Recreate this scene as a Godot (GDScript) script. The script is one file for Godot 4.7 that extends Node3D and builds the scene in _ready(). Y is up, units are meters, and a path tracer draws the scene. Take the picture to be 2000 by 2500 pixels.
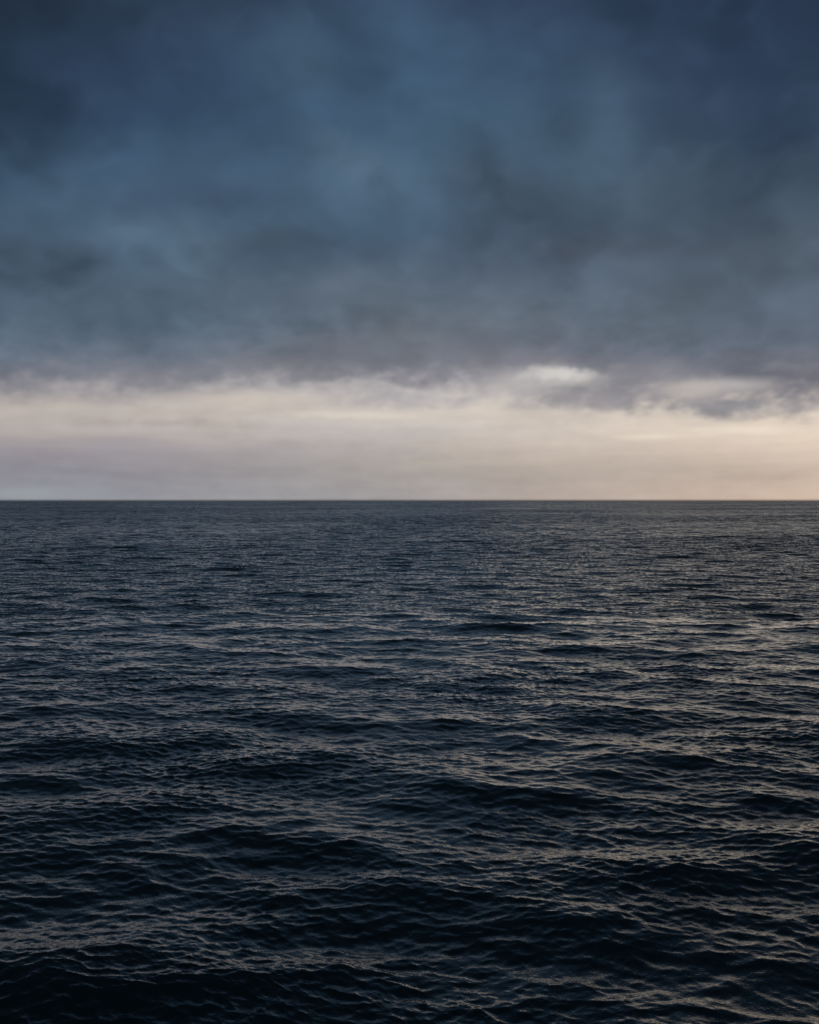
extends Node3D
# Open sea under a dark cloud deck with a pale gap along the horizon, seen from about fourteen metres above the water.

const EYE := 14.0                    # metres above the water
const FOCAL := 2681.0                # focal length in pixels of the 2000 x 2500 picture (50 degrees high)
const HORIZON := 1221.0              # picture row of the horizon

# ---- the sea ----
const TILE := 112.0                  # metres, the repeat of the long waves
const TILE_N := 512
const CHOP_TILE := 11.2              # metres, the repeat of the short waves, a tenth of the long ones'
const CHOP_N := 256
const RIPPLE_TILE := 1.93            # metres, the repeat of the finest ripples (relief of the material)
const RIPPLE_N := 256
const LATTICE := 0.43                # turn of the long waves' lattice
const NEAR_R0 := 14.5
const NEAR_R1 := 140.0
const NEAR_HALF := 0.53              # half the angle of the finely built sector, radians

var rng := RandomNumberGenerator.new()
var long_waves: PackedVector3Array
var short_waves: PackedVector3Array


func _ready() -> void:
	# ---- camera, sky, sun, exposure ----
	var cam := Camera3D.new()
	cam.name = "camera"
	cam.fov = 50.0
	cam.near = 0.1
	cam.far = 40000.0
	add_child(cam)
	cam.position = Vector3(0, EYE, 0)
	cam.rotation.x = -atan((1250.0 - HORIZON) / FOCAL)
	cam.current = true

	var env := Environment.new()
	env.background_mode = Environment.BG_SKY
	env.tonemap_mode = Environment.TONE_MAPPER_LINEAR
	env.tonemap_exposure = 1.0
	env.sdfgi_enabled = true
	env.ssao_enabled = true
	env.ssil_enabled = true
	var sky := Sky.new()
	var pano := PanoramaSkyMaterial.new()
	var t0 := Time.get_ticks_msec()
	pano.panorama = ImageTexture.create_from_image(cloudy_sky())
	sky.sky_material = pano
	env.sky = sky
	var we := WorldEnvironment.new()
	we.name = "environment"
	we.environment = env
	add_child(we)
	print("sky ", Time.get_ticks_msec() - t0)

	# the sun stands low behind the clouds, ahead to the right; only its broad glow comes through
	var sun := DirectionalLight3D.new()
	sun.name = "sun"
	sun.light_color = Color(1.0, 0.9, 0.74)
	sun.light_energy = 0.009
	sun.light_angular_distance = 27.0
	sun.shadow_enabled = true
	add_child(sun)
	sun.rotation = Vector3(deg_to_rad(-1.5), deg_to_rad(180.0 - 17.0), 0)

	build_sea()
	print("all ", Time.get_ticks_msec() - t0)


# =====================================================================  sky
# Colours of the cloud deck and of the gap below it against height: [picture row, sRGB red, green, blue].
const LEFT := [[-1400, 23, 30, 37], [-500, 33, 44, 57], [0, 39, 53, 71], [150, 46, 64, 88], [300, 51, 72, 96], [450, 64, 87, 109], [600, 72, 92, 112], [750, 80, 98, 115],
	[850, 92, 105, 120], [915, 117, 120, 131], [955, 160, 155, 157], [1000, 184, 175, 169], [1060, 179, 171, 167], [1095, 152, 146, 152], [1150, 141, 139, 148], [1221, 144, 147, 155]]
const MIDDLE := [[-1400, 24, 31, 38], [-500, 39, 52, 68], [0, 60, 80, 105], [150, 62, 86, 110], [300, 67, 92, 116], [450, 75, 99, 120], [560, 75, 97, 119], [650, 82, 98, 117], [750, 98, 110, 123],
	[830, 110, 117, 128], [885, 121, 123, 133], [930, 169, 165, 168], [970, 189, 184, 182], [1010, 209, 199, 189], [1050, 195, 188, 184], [1100, 183, 174, 167], [1150, 169, 162, 157], [1221, 164, 159, 159]]
const RIGHT := [[-1400, 23, 30, 37], [-500, 33, 44, 57], [0, 44, 59, 82], [150, 48, 64, 86], [300, 57, 73, 93], [450, 67, 82, 97], [600, 80, 93, 107], [750, 86, 98, 112], [850, 94, 103, 117],
	[910, 117, 118, 128], [950, 158, 152, 153], [990, 189, 181, 174], [1035, 217, 203, 189], [1065, 220, 204, 189], [1100, 205, 189, 176], [1150, 186, 171, 159], [1221, 197, 176, 161]]
# Single clouds and openings: [column, row, half width, half height, red, green, blue, strength, raggedness]
const BLOBS := [
	[340, 590, 160, 75, 86, 108, 128, 0.75, 0.8], [465, 620, 65, 80, 92, 115, 135, 0.75, 0.8], [150, 500, 120, 40, 72, 96, 116, 0.5, 0.9], [870, 420, 100, 85, 87, 110, 131, 0.8, 0.8], [900, 520, 170, 80, 77, 100, 121, 0.5, 0.8],
	[1480, 310, 70, 110, 79, 101, 122, 0.7, 0.8], [1430, 400, 90, 70, 76, 100, 120, 0.5, 0.8], [1130, 300, 170, 60, 74, 101, 124, 0.5, 0.9], [700, 110, 140, 70, 68, 92, 114, 0.5, 0.9], [760, 200, 60, 130, 70, 94, 116, 0.5, 0.9],
	[90, 655, 160, 45, 60, 74, 90, 0.85, 0.6], [40, 630, 110, 30, 62, 78, 94, 0.6, 0.8], [480, 480, 330, 50, 62, 80, 101, 0.75, 0.7], [650, 590, 110, 40, 74, 90, 106, 0.6, 0.8], [1230, 500, 130, 110, 70, 84, 102, 0.65, 0.8],
	[1570, 645, 130, 35, 97, 112, 129, 0.65, 0.8], [1610, 770, 130, 65, 86, 96, 108, 0.65, 0.8], [1430, 610, 230, 34, 78, 86, 99, 0.55, 0.8], [740, 740, 90, 55, 86, 98, 112, 0.55, 0.8], [840, 710, 70, 60, 104, 117, 132, 0.5, 0.8], [560, 720, 60, 50, 90, 102, 120, 0.4, 0.8],
	[300, 790, 350, 40, 78, 96, 112, 0.45, 0.8], [1850, 250, 160, 200, 47, 63, 88, 0.5, 0.6], [20, 120, 150, 240, 35, 49, 66, 0.7, 0.5], [1700, 460, 220, 80, 63, 79, 96, 0.45, 0.7], [1000, 840, 160, 30, 128, 134, 143, 0.4, 0.8],
	[680, 905, 240, 22, 127, 128, 137, 0.75, 0.8], [360, 930, 80, 26, 138, 136, 144, 0.6, 0.8], [1080, 915, 130, 24, 127, 127, 136, 0.75, 0.8], [1230, 880, 120, 24, 122, 123, 133, 0.7, 0.8], [1000, 975, 130, 16, 172, 168, 172, 0.55, 0.9],
	[1360, 930, 130, 34, 190, 186, 184, 0.7, 0.9], [1345, 914, 60, 18, 212, 209, 205, 0.85, 0.9], [1415, 917, 50, 16, 216, 213, 208, 0.85, 0.9], [1370, 882, 110, 12, 120, 119, 130, 0.6, 0.8],
	[1490, 965, 130, 28, 140, 138, 144, 0.9, 0.8], [1600, 915, 120, 30, 134, 133, 141, 0.75, 0.9], [1420, 985, 70, 16, 158, 152, 155, 0.7, 0.9], [1800, 990, 150, 26, 138, 137, 143, 0.9, 0.8], [1960, 930, 110, 50, 110, 110, 121, 0.85, 0.8], [1960, 1000, 80, 24, 150, 145, 150, 0.7, 0.9],
	[1790, 938, 90, 15, 182, 178, 177, 0.8, 0.9], [1680, 950, 60, 20, 190, 182, 176, 0.6, 0.9], [1830, 885, 70, 34, 100, 104, 114, 0.75, 0.8], [860, 1014, 120, 8, 222, 212, 200, 0.7, 0.9], [600, 975, 180, 16, 206, 195, 184, 0.6, 0.8],
	[1780, 1048, 160, 12, 232, 220, 202, 0.75, 0.9], [1590, 1066, 90, 6, 230, 217, 201, 0.65, 0.8], [1250, 1010, 160, 10, 218, 206, 194, 0.5, 0.9], [380, 1032, 180, 9, 176, 166, 161, 0.65, 0.9], [110, 1080, 200, 10, 158, 153, 156, 0.45, 0.8],
	[90, 1203, 110, 14, 156, 161, 167, 0.55, 0.9], [620, 1100, 300, 24, 168, 164, 168, 0.35, 0.7], [1350, 1130, 220, 7, 192, 177, 163, 0.45, 0.9], [1080, 1118, 60, 6, 170, 164, 158, 0.4, 0.9]]

func lin(r: float, g: float, b: float) -> Vector3:
	var c := Color(r / 255.0, g / 255.0, b / 255.0).srgb_to_linear()
	return Vector3(c.r, c.g, c.b)

func table(src: Array) -> PackedVector3Array:
	# one entry for every ten picture rows from -1400 to 1230, with an eased passage between the given ones
	var out := PackedVector3Array()
	var k := 0
	for q in 264:
		var row := -1400.0 + q * 10.0
		while k < src.size() - 2 and row > src[k + 1][0]:
			k += 1
		var a: Array = src[k]
		var b: Array = src[k + 1]
		var t := clampf((row - a[0]) / float(b[0] - a[0]), 0.0, 1.0)
		out.append(lin(lerpf(a[1], b[1], t), lerpf(a[2], b[2], t), lerpf(a[3], b[3], t)))
	var smooth := out.duplicate()
	for q in range(1, 263):
		smooth[q] = out[q - 1] * 0.25 + out[q] * 0.5 + out[q + 1] * 0.25
	return smooth

var tab_l: PackedVector3Array
var tab_m: PackedVector3Array
var tab_r: PackedVector3Array
var big := FastNoiseLite.new()
var mid := FastNoiseLite.new()
var wisp := FastNoiseLite.new()
var soft := FastNoiseLite.new()
var blob_color := PackedVector3Array()

func noise(seed_value: int, octaves: int, gain := 0.5) -> FastNoiseLite:
	var n := FastNoiseLite.new()
	n.seed = seed_value
	n.noise_type = FastNoiseLite.TYPE_SIMPLEX_SMOOTH
	n.frequency = 1.0
	n.fractal_type = FastNoiseLite.FRACTAL_FBM
	n.fractal_octaves = octaves
	n.fractal_gain = gain
	return n

func pick(tab: PackedVector3Array, row: float) -> Vector3:
	var f := clampf((row + 1400.0) / 10.0, 0.0, 262.0)
	var i := int(f)
	return tab[i].lerp(tab[i + 1], f - i)

func sky_color(az: float, el: float) -> Vector3:
	# az from the view to the right, el above the horizon, radians. The direction's place on the picture's plane, bent back to angles far outside it
	var col := 1000.0 + FOCAL * (tan(az) if absf(az) < 0.5 else signf(az) * (0.5463 + 1.3 * (absf(az) - 0.5)))
	var row := HORIZON - FOCAL * (tan(el) if el < 0.6 else 0.6841 + 0.6 * (el - 0.6)) / (cos(az) if absf(az) < 0.5 else 0.8776)
	var d := Vector3(sin(az) * cos(el), sin(el), -cos(az) * cos(el))
	# ragged edges: the rows are shifted by noise, which is finer and flatter near the horizon
	var p := Vector3(d.x * 6.5, d.y * 13.0 - d.x * 2.0, d.z * 6.5)
	var low := clampf((row - 500.0) / 420.0, 0.0, 1.0)
	var in_gap := smoothstep(960.0, 1060.0, row)
	var n1 := mid.get_noise_3dv(p)
	var n2 := wisp.get_noise_3dv(Vector3(d.x * 26.0, d.y * 62.0, d.z * 26.0))
	var n3 := wisp.get_noise_3dv(Vector3(d.x * 55.0 + 3.0, d.y * 95.0 - d.x * 18.0, d.z * 55.0))
	var s1 := soft.get_noise_3dv(Vector3(d.x * 15.0, d.y * 21.0, d.z * 15.0))
	var shift := n1 * (60.0 - 34.0 * low) + (n2 * 30.0 + n3 * 12.0) * low * (1.0 - 0.75 * in_gap) * lerpf(0.8, 1.0, smoothstep(700.0, 1300.0, col))
	var r := minf(row + shift * (1.0 - smoothstep(1120.0, 1215.0, row)), 1225.0)
	var c: Vector3
	var side := (col - 1000.0) / 900.0
	var away := smoothstep(1.2, 3.2, absf(side))
	side = clampf(side, -1.0, 1.0)
	side = side * (1.5 - 0.5 * absf(side)) if absf(side) < 1.0 else side
	c = pick(tab_m, r)
	if side < 0.0:
		c = c.lerp(pick(tab_l, r), -side * (1.0 - 0.5 * away))
	else:
		c = c.lerp(pick(tab_r, r), side * (1.0 - 0.5 * away))
	# single clouds and openings
	if absf(col - 1000.0) < 1700.0 and row > -300.0:
		for k in BLOBS.size():
			var b: Array = BLOBS[k]
			var u: float = (col - b[0]) / b[2]
			var v: float = (row - b[1]) / b[3]
			var q := u * u + v * v
			if q < 5.0:
				# soft in the deck, ragged along its lower edge
				var e: float = sqrt(q) + (s1 * 0.9 * (1.0 - low) + (n2 * 1.1 + n3 * 0.6 + s1 * 0.6) * low) * b[8]
				var w := lerpf(exp(-e * e * 0.95) if e > 0.0 else 1.0, 1.0 - smoothstep(0.0, 1.75, e), low)
				c = c.lerp(blob_color[k], clampf(w, 0.0, 1.0) * b[7])
	# billows of the deck, bent by the finer noise; streaks in the gap
	var q0 := Vector3(d.x * 4.0, d.y * 5.6 + d.x * 0.3, d.z * 4.0) + Vector3(s1, -s1, s1) * 0.12
	var g := big.get_noise_3dv(q0)
	var g2 := soft.get_noise_3dv(q0 * 2.4 + Vector3(5.0, g * 0.4, 0.0))
	var deck := 1.0 - smoothstep(860.0, 980.0, row)
	var streak := wisp.get_noise_3dv(Vector3(d.x * 9.0, d.y * 95.0 + 7.0, d.z * 9.0))
	c *= 1.0 + deck * (g * 0.24 + s1 * 0.09 + g2 * 0.24 + (n2 * 0.1 + n3 * 0.04) * low) + (1.0 - deck) * (streak * 0.08 + n2 * 0.08 + n1 * 0.07 + n3 * 0.03)
	# the hidden sun, off to the right, brightens the gap towards it
	var off := Vector2((az - 0.7) / 0.25, el / 0.14)
	c += c * Vector3(1.05, 0.85, 0.58) * exp(-off.length_squared())
	return c

func cloudy_sky() -> Image:
	tab_l = table(LEFT)
	tab_m = table(MIDDLE)
	tab_r = table(RIGHT)
	big = noise(11, 4)
	mid = noise(23, 5)
	wisp = noise(37, 5, 0.55)
	soft = noise(43, 3, 0.42)
	for b: Array in BLOBS:
		blob_color.append(lin(b[4], b[5], b[6]))
	# the whole sky coarsely, then the part about the view at full resolution
	var w := 4096
	var cw := 1024
	var coarse := Image.create(cw, cw / 2, false, Image.FORMAT_RGBF)
	for y in cw / 2:
		var el := (0.5 - (y + 0.5) / (cw / 2)) * PI
		for x in cw:
			var c := sky_color(wrapf((x + 0.5) / cw * TAU, -PI, PI), el) if el > -0.01 else Vector3(0.012, 0.018, 0.024)
			coarse.set_pixel(x, y, Color(c.x, c.y, c.z))
	coarse.resize(w, w / 2, Image.INTERPOLATE_CUBIC)
	for y in range(660, 1024):
		var el := (0.5 - (y + 0.5) / (w / 2)) * PI
		for x in range(-398, 398):        # the view's direction lies on the picture's edge
			var c := sky_color((x + 0.5) / w * TAU, el)
			coarse.set_pixel(posmod(x, w), y, Color(c.x, c.y, c.z))
	return coarse


# =====================================================================  sea
func fft_rows(re: PackedFloat32Array, im: PackedFloat32Array, n: int) -> void:
	# in place, every row; inverse transform without scaling
	var bits := int(round(log(n) / log(2.0)))
	var rev := PackedInt32Array()
	rev.resize(n)
	for i in n:
		var r := 0
		for b in bits:
			if i & (1 << b):
				r |= 1 << (bits - 1 - b)
		rev[i] = r
	var cs := PackedFloat32Array()
	var sn := PackedFloat32Array()
	for i in n / 2:
		cs.append(cos(TAU * i / n))
		sn.append(sin(TAU * i / n))
	for row in n:
		var o := row * n
		for i in n:
			var j := rev[i]
			if j > i:
				var t := re[o + i]
				re[o + i] = re[o + j]
				re[o + j] = t
				t = im[o + i]
				im[o + i] = im[o + j]
				im[o + j] = t
		var half := 1
		var step := n / 2
		while half < n:
			for k in half:
				var wr := cs[k * step]
				var wi := sn[k * step]
				var a := o + k
				while a < o + n:
					var b := a + half
					var xr := re[b] * wr - im[b] * wi
					var xi := re[b] * wi + im[b] * wr
					re[b] = re[a] - xr
					im[b] = im[a] - xi
					re[a] += xr
					im[a] += xi
					a += half * 2
			half *= 2
			step /= 2

func flipped(a: PackedFloat32Array, n: int) -> PackedFloat32Array:
	var t := PackedFloat32Array()
	t.resize(n * n)
	for y in n:
		for x in n:
			t[x * n + y] = a[y * n + x]
	return t

func wave_field(n: int, size: float, longest: float, shortest: float, peak: float, slope: float, winds: Array, chop: float, seed_value: int, swell := 0.0) -> PackedVector3Array:
	# a periodic piece of wind sea: random waves whose lengths lie between the two given, with that root mean square slope.
	# winds: [direction, share, narrowness]. Returns for each grid point how far it is moved (x, up, z)
	rng.seed = seed_value
	var cr := PackedFloat32Array()
	var ci := PackedFloat32Array()
	cr.resize(n * n)
	ci.resize(n * n)
	var total := 0.0
	var kp := TAU / peak
	for y in n:
		var ky := TAU / size * (y if y < n / 2 else y - n)
		for x in n:
			var kx := TAU / size * (x if x < n / 2 else x - n)
			var k := sqrt(kx * kx + ky * ky)
			var ga := rng.randfn()
			var gb := rng.randfn()
			if k < 1e-6:
				continue
			var length := TAU / k
			var band := smoothstep(shortest * 0.75, shortest * 1.35, length) * (1.0 - smoothstep(longest * 0.8, longest * 1.25, length))
			if band <= 0.0:
				continue
			var s := exp(-1.25 * (kp / k) * (kp / k)) / (k * k * k * k) * band
			if swell > 0.0:
				s *= 1.0 + swell * exp(-pow(log(length / 15.0) / 0.45, 2.0)) - 0.5 * exp(-pow(log(length / 3.2) / 0.5, 2.0))
			var th := atan2(ky, kx)
			var spread := 0.0
			for w: Array in winds:
				var c := cos((th - w[0]) * 0.5)
				spread += w[1] * pow(c * c, w[2])
			s *= spread
			var a := sqrt(s)
			cr[y * n + x] = a * ga
			ci[y * n + x] = a * gb
			total += s * k * k
	var scale := slope / sqrt(total)
	# make both halves agree, so that the results are plain numbers, and split into height and sideways movement
	var hr := PackedFloat32Array()
	var hi := PackedFloat32Array()
	var pr := PackedFloat32Array()
	var pi := PackedFloat32Array()
	for a: PackedFloat32Array in [hr, hi, pr, pi]:
		a.resize(n * n)
	hr.resize(n * n); hi.resize(n * n); pr.resize(n * n); pi.resize(n * n)
	for y in n:
		var fy := y if y < n / 2 else y - n
		var my := (n - y) % n
		for x in n:
			var fx := x if x < n / 2 else x - n
			var o := y * n + x
			var m := my * n + (n - x) % n
			var r := 0.5 * (cr[o] + cr[m]) * scale
			var i := 0.5 * (ci[o] - ci[m]) * scale
			hr[o] = r
			hi[o] = i
			var k := sqrt(float(fx * fx + fy * fy))
			if k > 0.0:
				# (i ux + i * i uz) times the wave
				var ux := fx / k
				var uz := fy / k
				pr[o] = -ux * i - uz * r
				pi[o] = ux * r - uz * i
	fft_rows(hr, hi, n)
	hr = flipped(hr, n)
	hi = flipped(hi, n)
	fft_rows(hr, hi, n)
	fft_rows(pr, pi, n)
	pr = flipped(pr, n)
	pi = flipped(pi, n)
	fft_rows(pr, pi, n)
	var out := PackedVector3Array()
	out.resize(n * n)
	for y in n:
		for x in n:
			var o := x * n + y           # the two transforms leave the grid turned over
			out[y * n + x] = Vector3(pr[o] * chop, hr[o], pi[o] * chop)
	return out

func sample(field: PackedVector3Array, n: int, u: float, v: float) -> Vector3:
	# u, v in grid steps, repeating
	var fu := floorf(u)
	var fv := floorf(v)
	var x := posmod(int(fu), n)
	var y := posmod(int(fv), n) * n
	var x1 := x + 1 if x + 1 < n else 0
	var y1 := y + n if y + n < n * n else 0
	var a := u - fu
	return field[y + x].lerp(field[y + x1], a).lerp(field[y1 + x].lerp(field[y1 + x1], a), v - fv)

func grid_mesh(pos: PackedVector3Array, w: int, h: int, material: Material) -> ArrayMesh:
	var nrm := PackedVector3Array()
	nrm.resize(w * h)
	for y in h:
		var up := (y - 1 if y > 0 else y) * w
		var dn := (y + 1 if y < h - 1 else y) * w
		for x in w:
			var l := x - 1 if x > 0 else x
			var r := x + 1 if x < w - 1 else x
			var v := (pos[dn + x] - pos[up + x]).cross(pos[y * w + r] - pos[y * w + l])
			nrm[y * w + x] = (v if v.y > 0.0 else -v).normalized()
	var idx := PackedInt32Array()
	idx.resize((w - 1) * (h - 1) * 6)
	var q := 0
	var way := (pos[w] - pos[0]).cross(pos[1] - pos[0]).y > 0.0
	for y in h - 1:
		for x in w - 1:
			var a := y * w + x
			var b := a + 1
			var c := a + w
			if not way:
				var t := b
				b = c
				c = t
			idx[q] = a
			idx[q + 1] = b
			idx[q + 2] = c
			idx[q + 3] = b
			idx[q + 4] = a + w + 1
			idx[q + 5] = c
			q += 6
	var arrays := []
	arrays.resize(Mesh.ARRAY_MAX)
	arrays[Mesh.ARRAY_VERTEX] = pos
	arrays[Mesh.ARRAY_NORMAL] = nrm
	arrays[Mesh.ARRAY_INDEX] = idx
	var mesh := ArrayMesh.new()
	mesh.add_surface_from_arrays(Mesh.PRIMITIVE_TRIANGLES, arrays)
	mesh.surface_set_material(0, material)
	return mesh

func water_material() -> StandardMaterial3D:
	var m := StandardMaterial3D.new()
	m.albedo_color = Color(0.011, 0.045, 0.050).linear_to_srgb()   # deep, dark blue-green water
	m.roughness = 0.03
	m.metallic_specular = 0.41                                      # water mirrors a little over two per cent straight on
	var f := wave_field(RIPPLE_N, RIPPLE_TILE, 0.16, 0.024, 1.0, 0.06, [[1.35, 0.6, 2.0], [2.2, 0.4, 2.0]], 0.0, 77)
	var img := Image.create(RIPPLE_N, RIPPLE_N, false, Image.FORMAT_RGB8)
	var step := RIPPLE_TILE / RIPPLE_N
	for y in RIPPLE_N:
		for x in RIPPLE_N:
			var sx := (f[y * RIPPLE_N + (x + 1) % RIPPLE_N].y - f[y * RIPPLE_N + (x + RIPPLE_N - 1) % RIPPLE_N].y) / (2.0 * step)
			var sz := (f[((y + 1) % RIPPLE_N) * RIPPLE_N + x].y - f[((y + RIPPLE_N - 1) % RIPPLE_N) * RIPPLE_N + x].y) / (2.0 * step)
			var n := Vector3(-sx, sz, 1.0).normalized()
			img.set_pixel(x, y, Color(n.x * 0.5 + 0.5, n.y * 0.5 + 0.5, n.z * 0.5 + 0.5))
	m.normal_enabled = true
	m.normal_texture = ImageTexture.create_from_image(img)
	m.uv1_triplanar = true
	m.uv1_world_triplanar = true
	m.uv1_scale = Vector3.ONE / RIPPLE_TILE
	return m

func in_sector(x: float, z: float, margin: float) -> bool:
	var r := sqrt(x * x + z * z)
	if r < NEAR_R0 + margin or r > NEAR_R1 - margin:
		return false
	return (NEAR_HALF - absf(atan2(x, -z))) * r > margin

func build_sea() -> void:
	var t0 := Time.get_ticks_msec()
	# the wind blows towards the camera, a little from the right; an older swell crosses it
	var wind := PI / 2 + 0.14
	var turned := wind + LATTICE
	long_waves = wave_field(TILE_N, TILE, 40.0, 0.55, 13.0, 0.128, [[turned, 0.75, 6.0], [turned - 0.6, 0.3, 8.0], [turned + 0.55, 0.3, 8.0]], 1.1, 5, 0.7)
	short_waves = wave_field(CHOP_N, CHOP_TILE, 0.9, 0.12, 4.0, 0.17, [[turned, 0.7, 6.0], [turned - 0.6, 0.35, 8.0], [turned + 0.6, 0.3, 8.0]], 1.0, 9)
	print("waves ", Time.get_ticks_msec() - t0)
	var water := water_material()
	var sea := Node3D.new()
	sea.name = "sea"
	sea.set_meta("kind", "structure")
	sea.set_meta("label", "dark choppy open sea reaching to the horizon")
	sea.set_meta("category", "sea")
	add_child(sea)

	# the water before the camera, in fine steps that widen with distance
	var ca := cos(LATTICE)
	var sa := sin(LATTICE)
	var cols := 970
	var ratio := 1.0025
	var rows := int(log(NEAR_R1 / NEAR_R0) / log(ratio)) + 1
	var pos := PackedVector3Array()
	pos.resize(cols * rows)
	var gust := noise(51, 3)
	var long_step := TILE_N / TILE
	var chop_step := CHOP_N / CHOP_TILE
	for i in rows:
		var r := NEAR_R0 * pow(ratio, i)
		for j in cols:
			var th := (j / float(cols - 1) * 2.0 - 1.0) * NEAR_HALF
			var x := r * sin(th)
			var z := -r * cos(th)
			var d := sample(long_waves, TILE_N, (x * ca - z * sa) * long_step, (x * sa + z * ca) * long_step)
			var e := sample(short_waves, CHOP_N, (x * ca - z * sa) * chop_step, (x * sa + z * ca) * chop_step)
			# gusts roughen the water in patches
			e *= 1.0 + 0.9 * gust.get_noise_2d(x * 0.04, z * 0.04)
			# the rim dips under the coarser water that goes on beyond it
			var rim := minf(minf(NEAR_R1 - r, r - NEAR_R0 + 2.0), (NEAR_HALF - absf(th)) * r)
			var lift := 0.05 - 0.3 * (1.0 - smoothstep(0.0, 7.0, rim))
			pos[i * cols + j] = Vector3(x + (d.x + e.x) * ca + (d.z + e.z) * sa, d.y + e.y + lift, z - (d.x + e.x) * sa + (d.z + e.z) * ca)
	print("near ", Time.get_ticks_msec() - t0, " rows ", rows)
	var near := MeshInstance3D.new()
	near.name = "near_water"
	near.mesh = grid_mesh(pos, cols, rows, water)
	sea.add_child(near)

	# one piece of wind sea, laid edge to edge out to the horizon
	var fine := 768
	var tp := PackedVector3Array()
	tp.resize((fine + 1) * (fine + 1))
	for y in fine + 1:
		for x in fine + 1:
			var lx := x * TILE / fine
			var lz := y * TILE / fine
			tp[y * (fine + 1) + x] = sample(long_waves, TILE_N, lx * long_step, lz * long_step) + sample(short_waves, CHOP_N, lx * chop_step, lz * chop_step) + Vector3(lx, 0, lz)
	var piece := grid_mesh(tp, fine + 1, fine + 1, water)
	var places := []
	rng.seed = 91
	for a in range(-130, 131):
		for b in range(-130, 131):
			var inside := true
			var nearest := INF
			var ahead := false
			for k in [[0.0, 0.0], [1.0, 0.0], [0.0, 1.0], [1.0, 1.0], [0.5, 0.5]]:
				var lx: float = (a + k[0]) * TILE
				var lz: float = (b + k[1]) * TILE
				var x := lx * ca + lz * sa
				var z := -lx * sa + lz * ca
				var r := sqrt(x * x + z * z)
				nearest = minf(nearest, r)
				ahead = ahead or absf(atan2(x, -z)) < 0.75
				if not in_sector(x, z, 8.0):
					inside = false
			if inside or nearest > (13000.0 if ahead else 700.0):
				continue
			var rough := 1.0 + 0.4 * gust.get_noise_2d(a * 0.23 + 9.0, b * 0.23)      # lanes of stronger and weaker wind
			if nearest < 330.0:
				places.append(Transform3D(Basis(Vector3.UP, LATTICE) * Basis.from_scale(Vector3(1, lerpf(1.0, rough, smoothstep(150.0, 330.0, nearest)), 1)), Vector3(a * TILE * ca + b * TILE * sa, 0, -a * TILE * sa + b * TILE * ca)))
				continue
			# farther out the pieces overlap a little, and lie shifted and turned about, so that no pattern repeats
			var along := (a + 0.5 + fmod(absf(b) * 0.618, 1.0) - 0.5) * TILE
			var across := (b + 0.5) * TILE
			var turn := LATTICE + (PI if rng.randf() < 0.5 else 0.0) + rng.randf_range(-0.06, 0.06)
			var basis := Basis(Vector3.UP, turn) * Basis.from_scale(Vector3(1.12, rough * rng.randf_range(0.92, 1.08), 1.12))
			var middle := Vector3(along * ca + across * sa, rng.randf_range(-0.03, 0.03), -along * sa + across * ca)
			places.append(Transform3D(basis, middle - basis * Vector3(TILE * 0.5, 0, TILE * 0.5)))
	var mm := MultiMesh.new()
	mm.transform_format = MultiMesh.TRANSFORM_3D
	mm.mesh = piece
	mm.instance_count = places.size()
	for k in places.size():
		mm.set_instance_transform(k, places[k])
	var far := MultiMeshInstance3D.new()
	far.name = "open_water"
	far.multimesh = mm
	far.set_meta("kind", "stuff")
	sea.add_child(far)
	print("sea ", Time.get_ticks_msec() - t0, " pieces ", places.size())
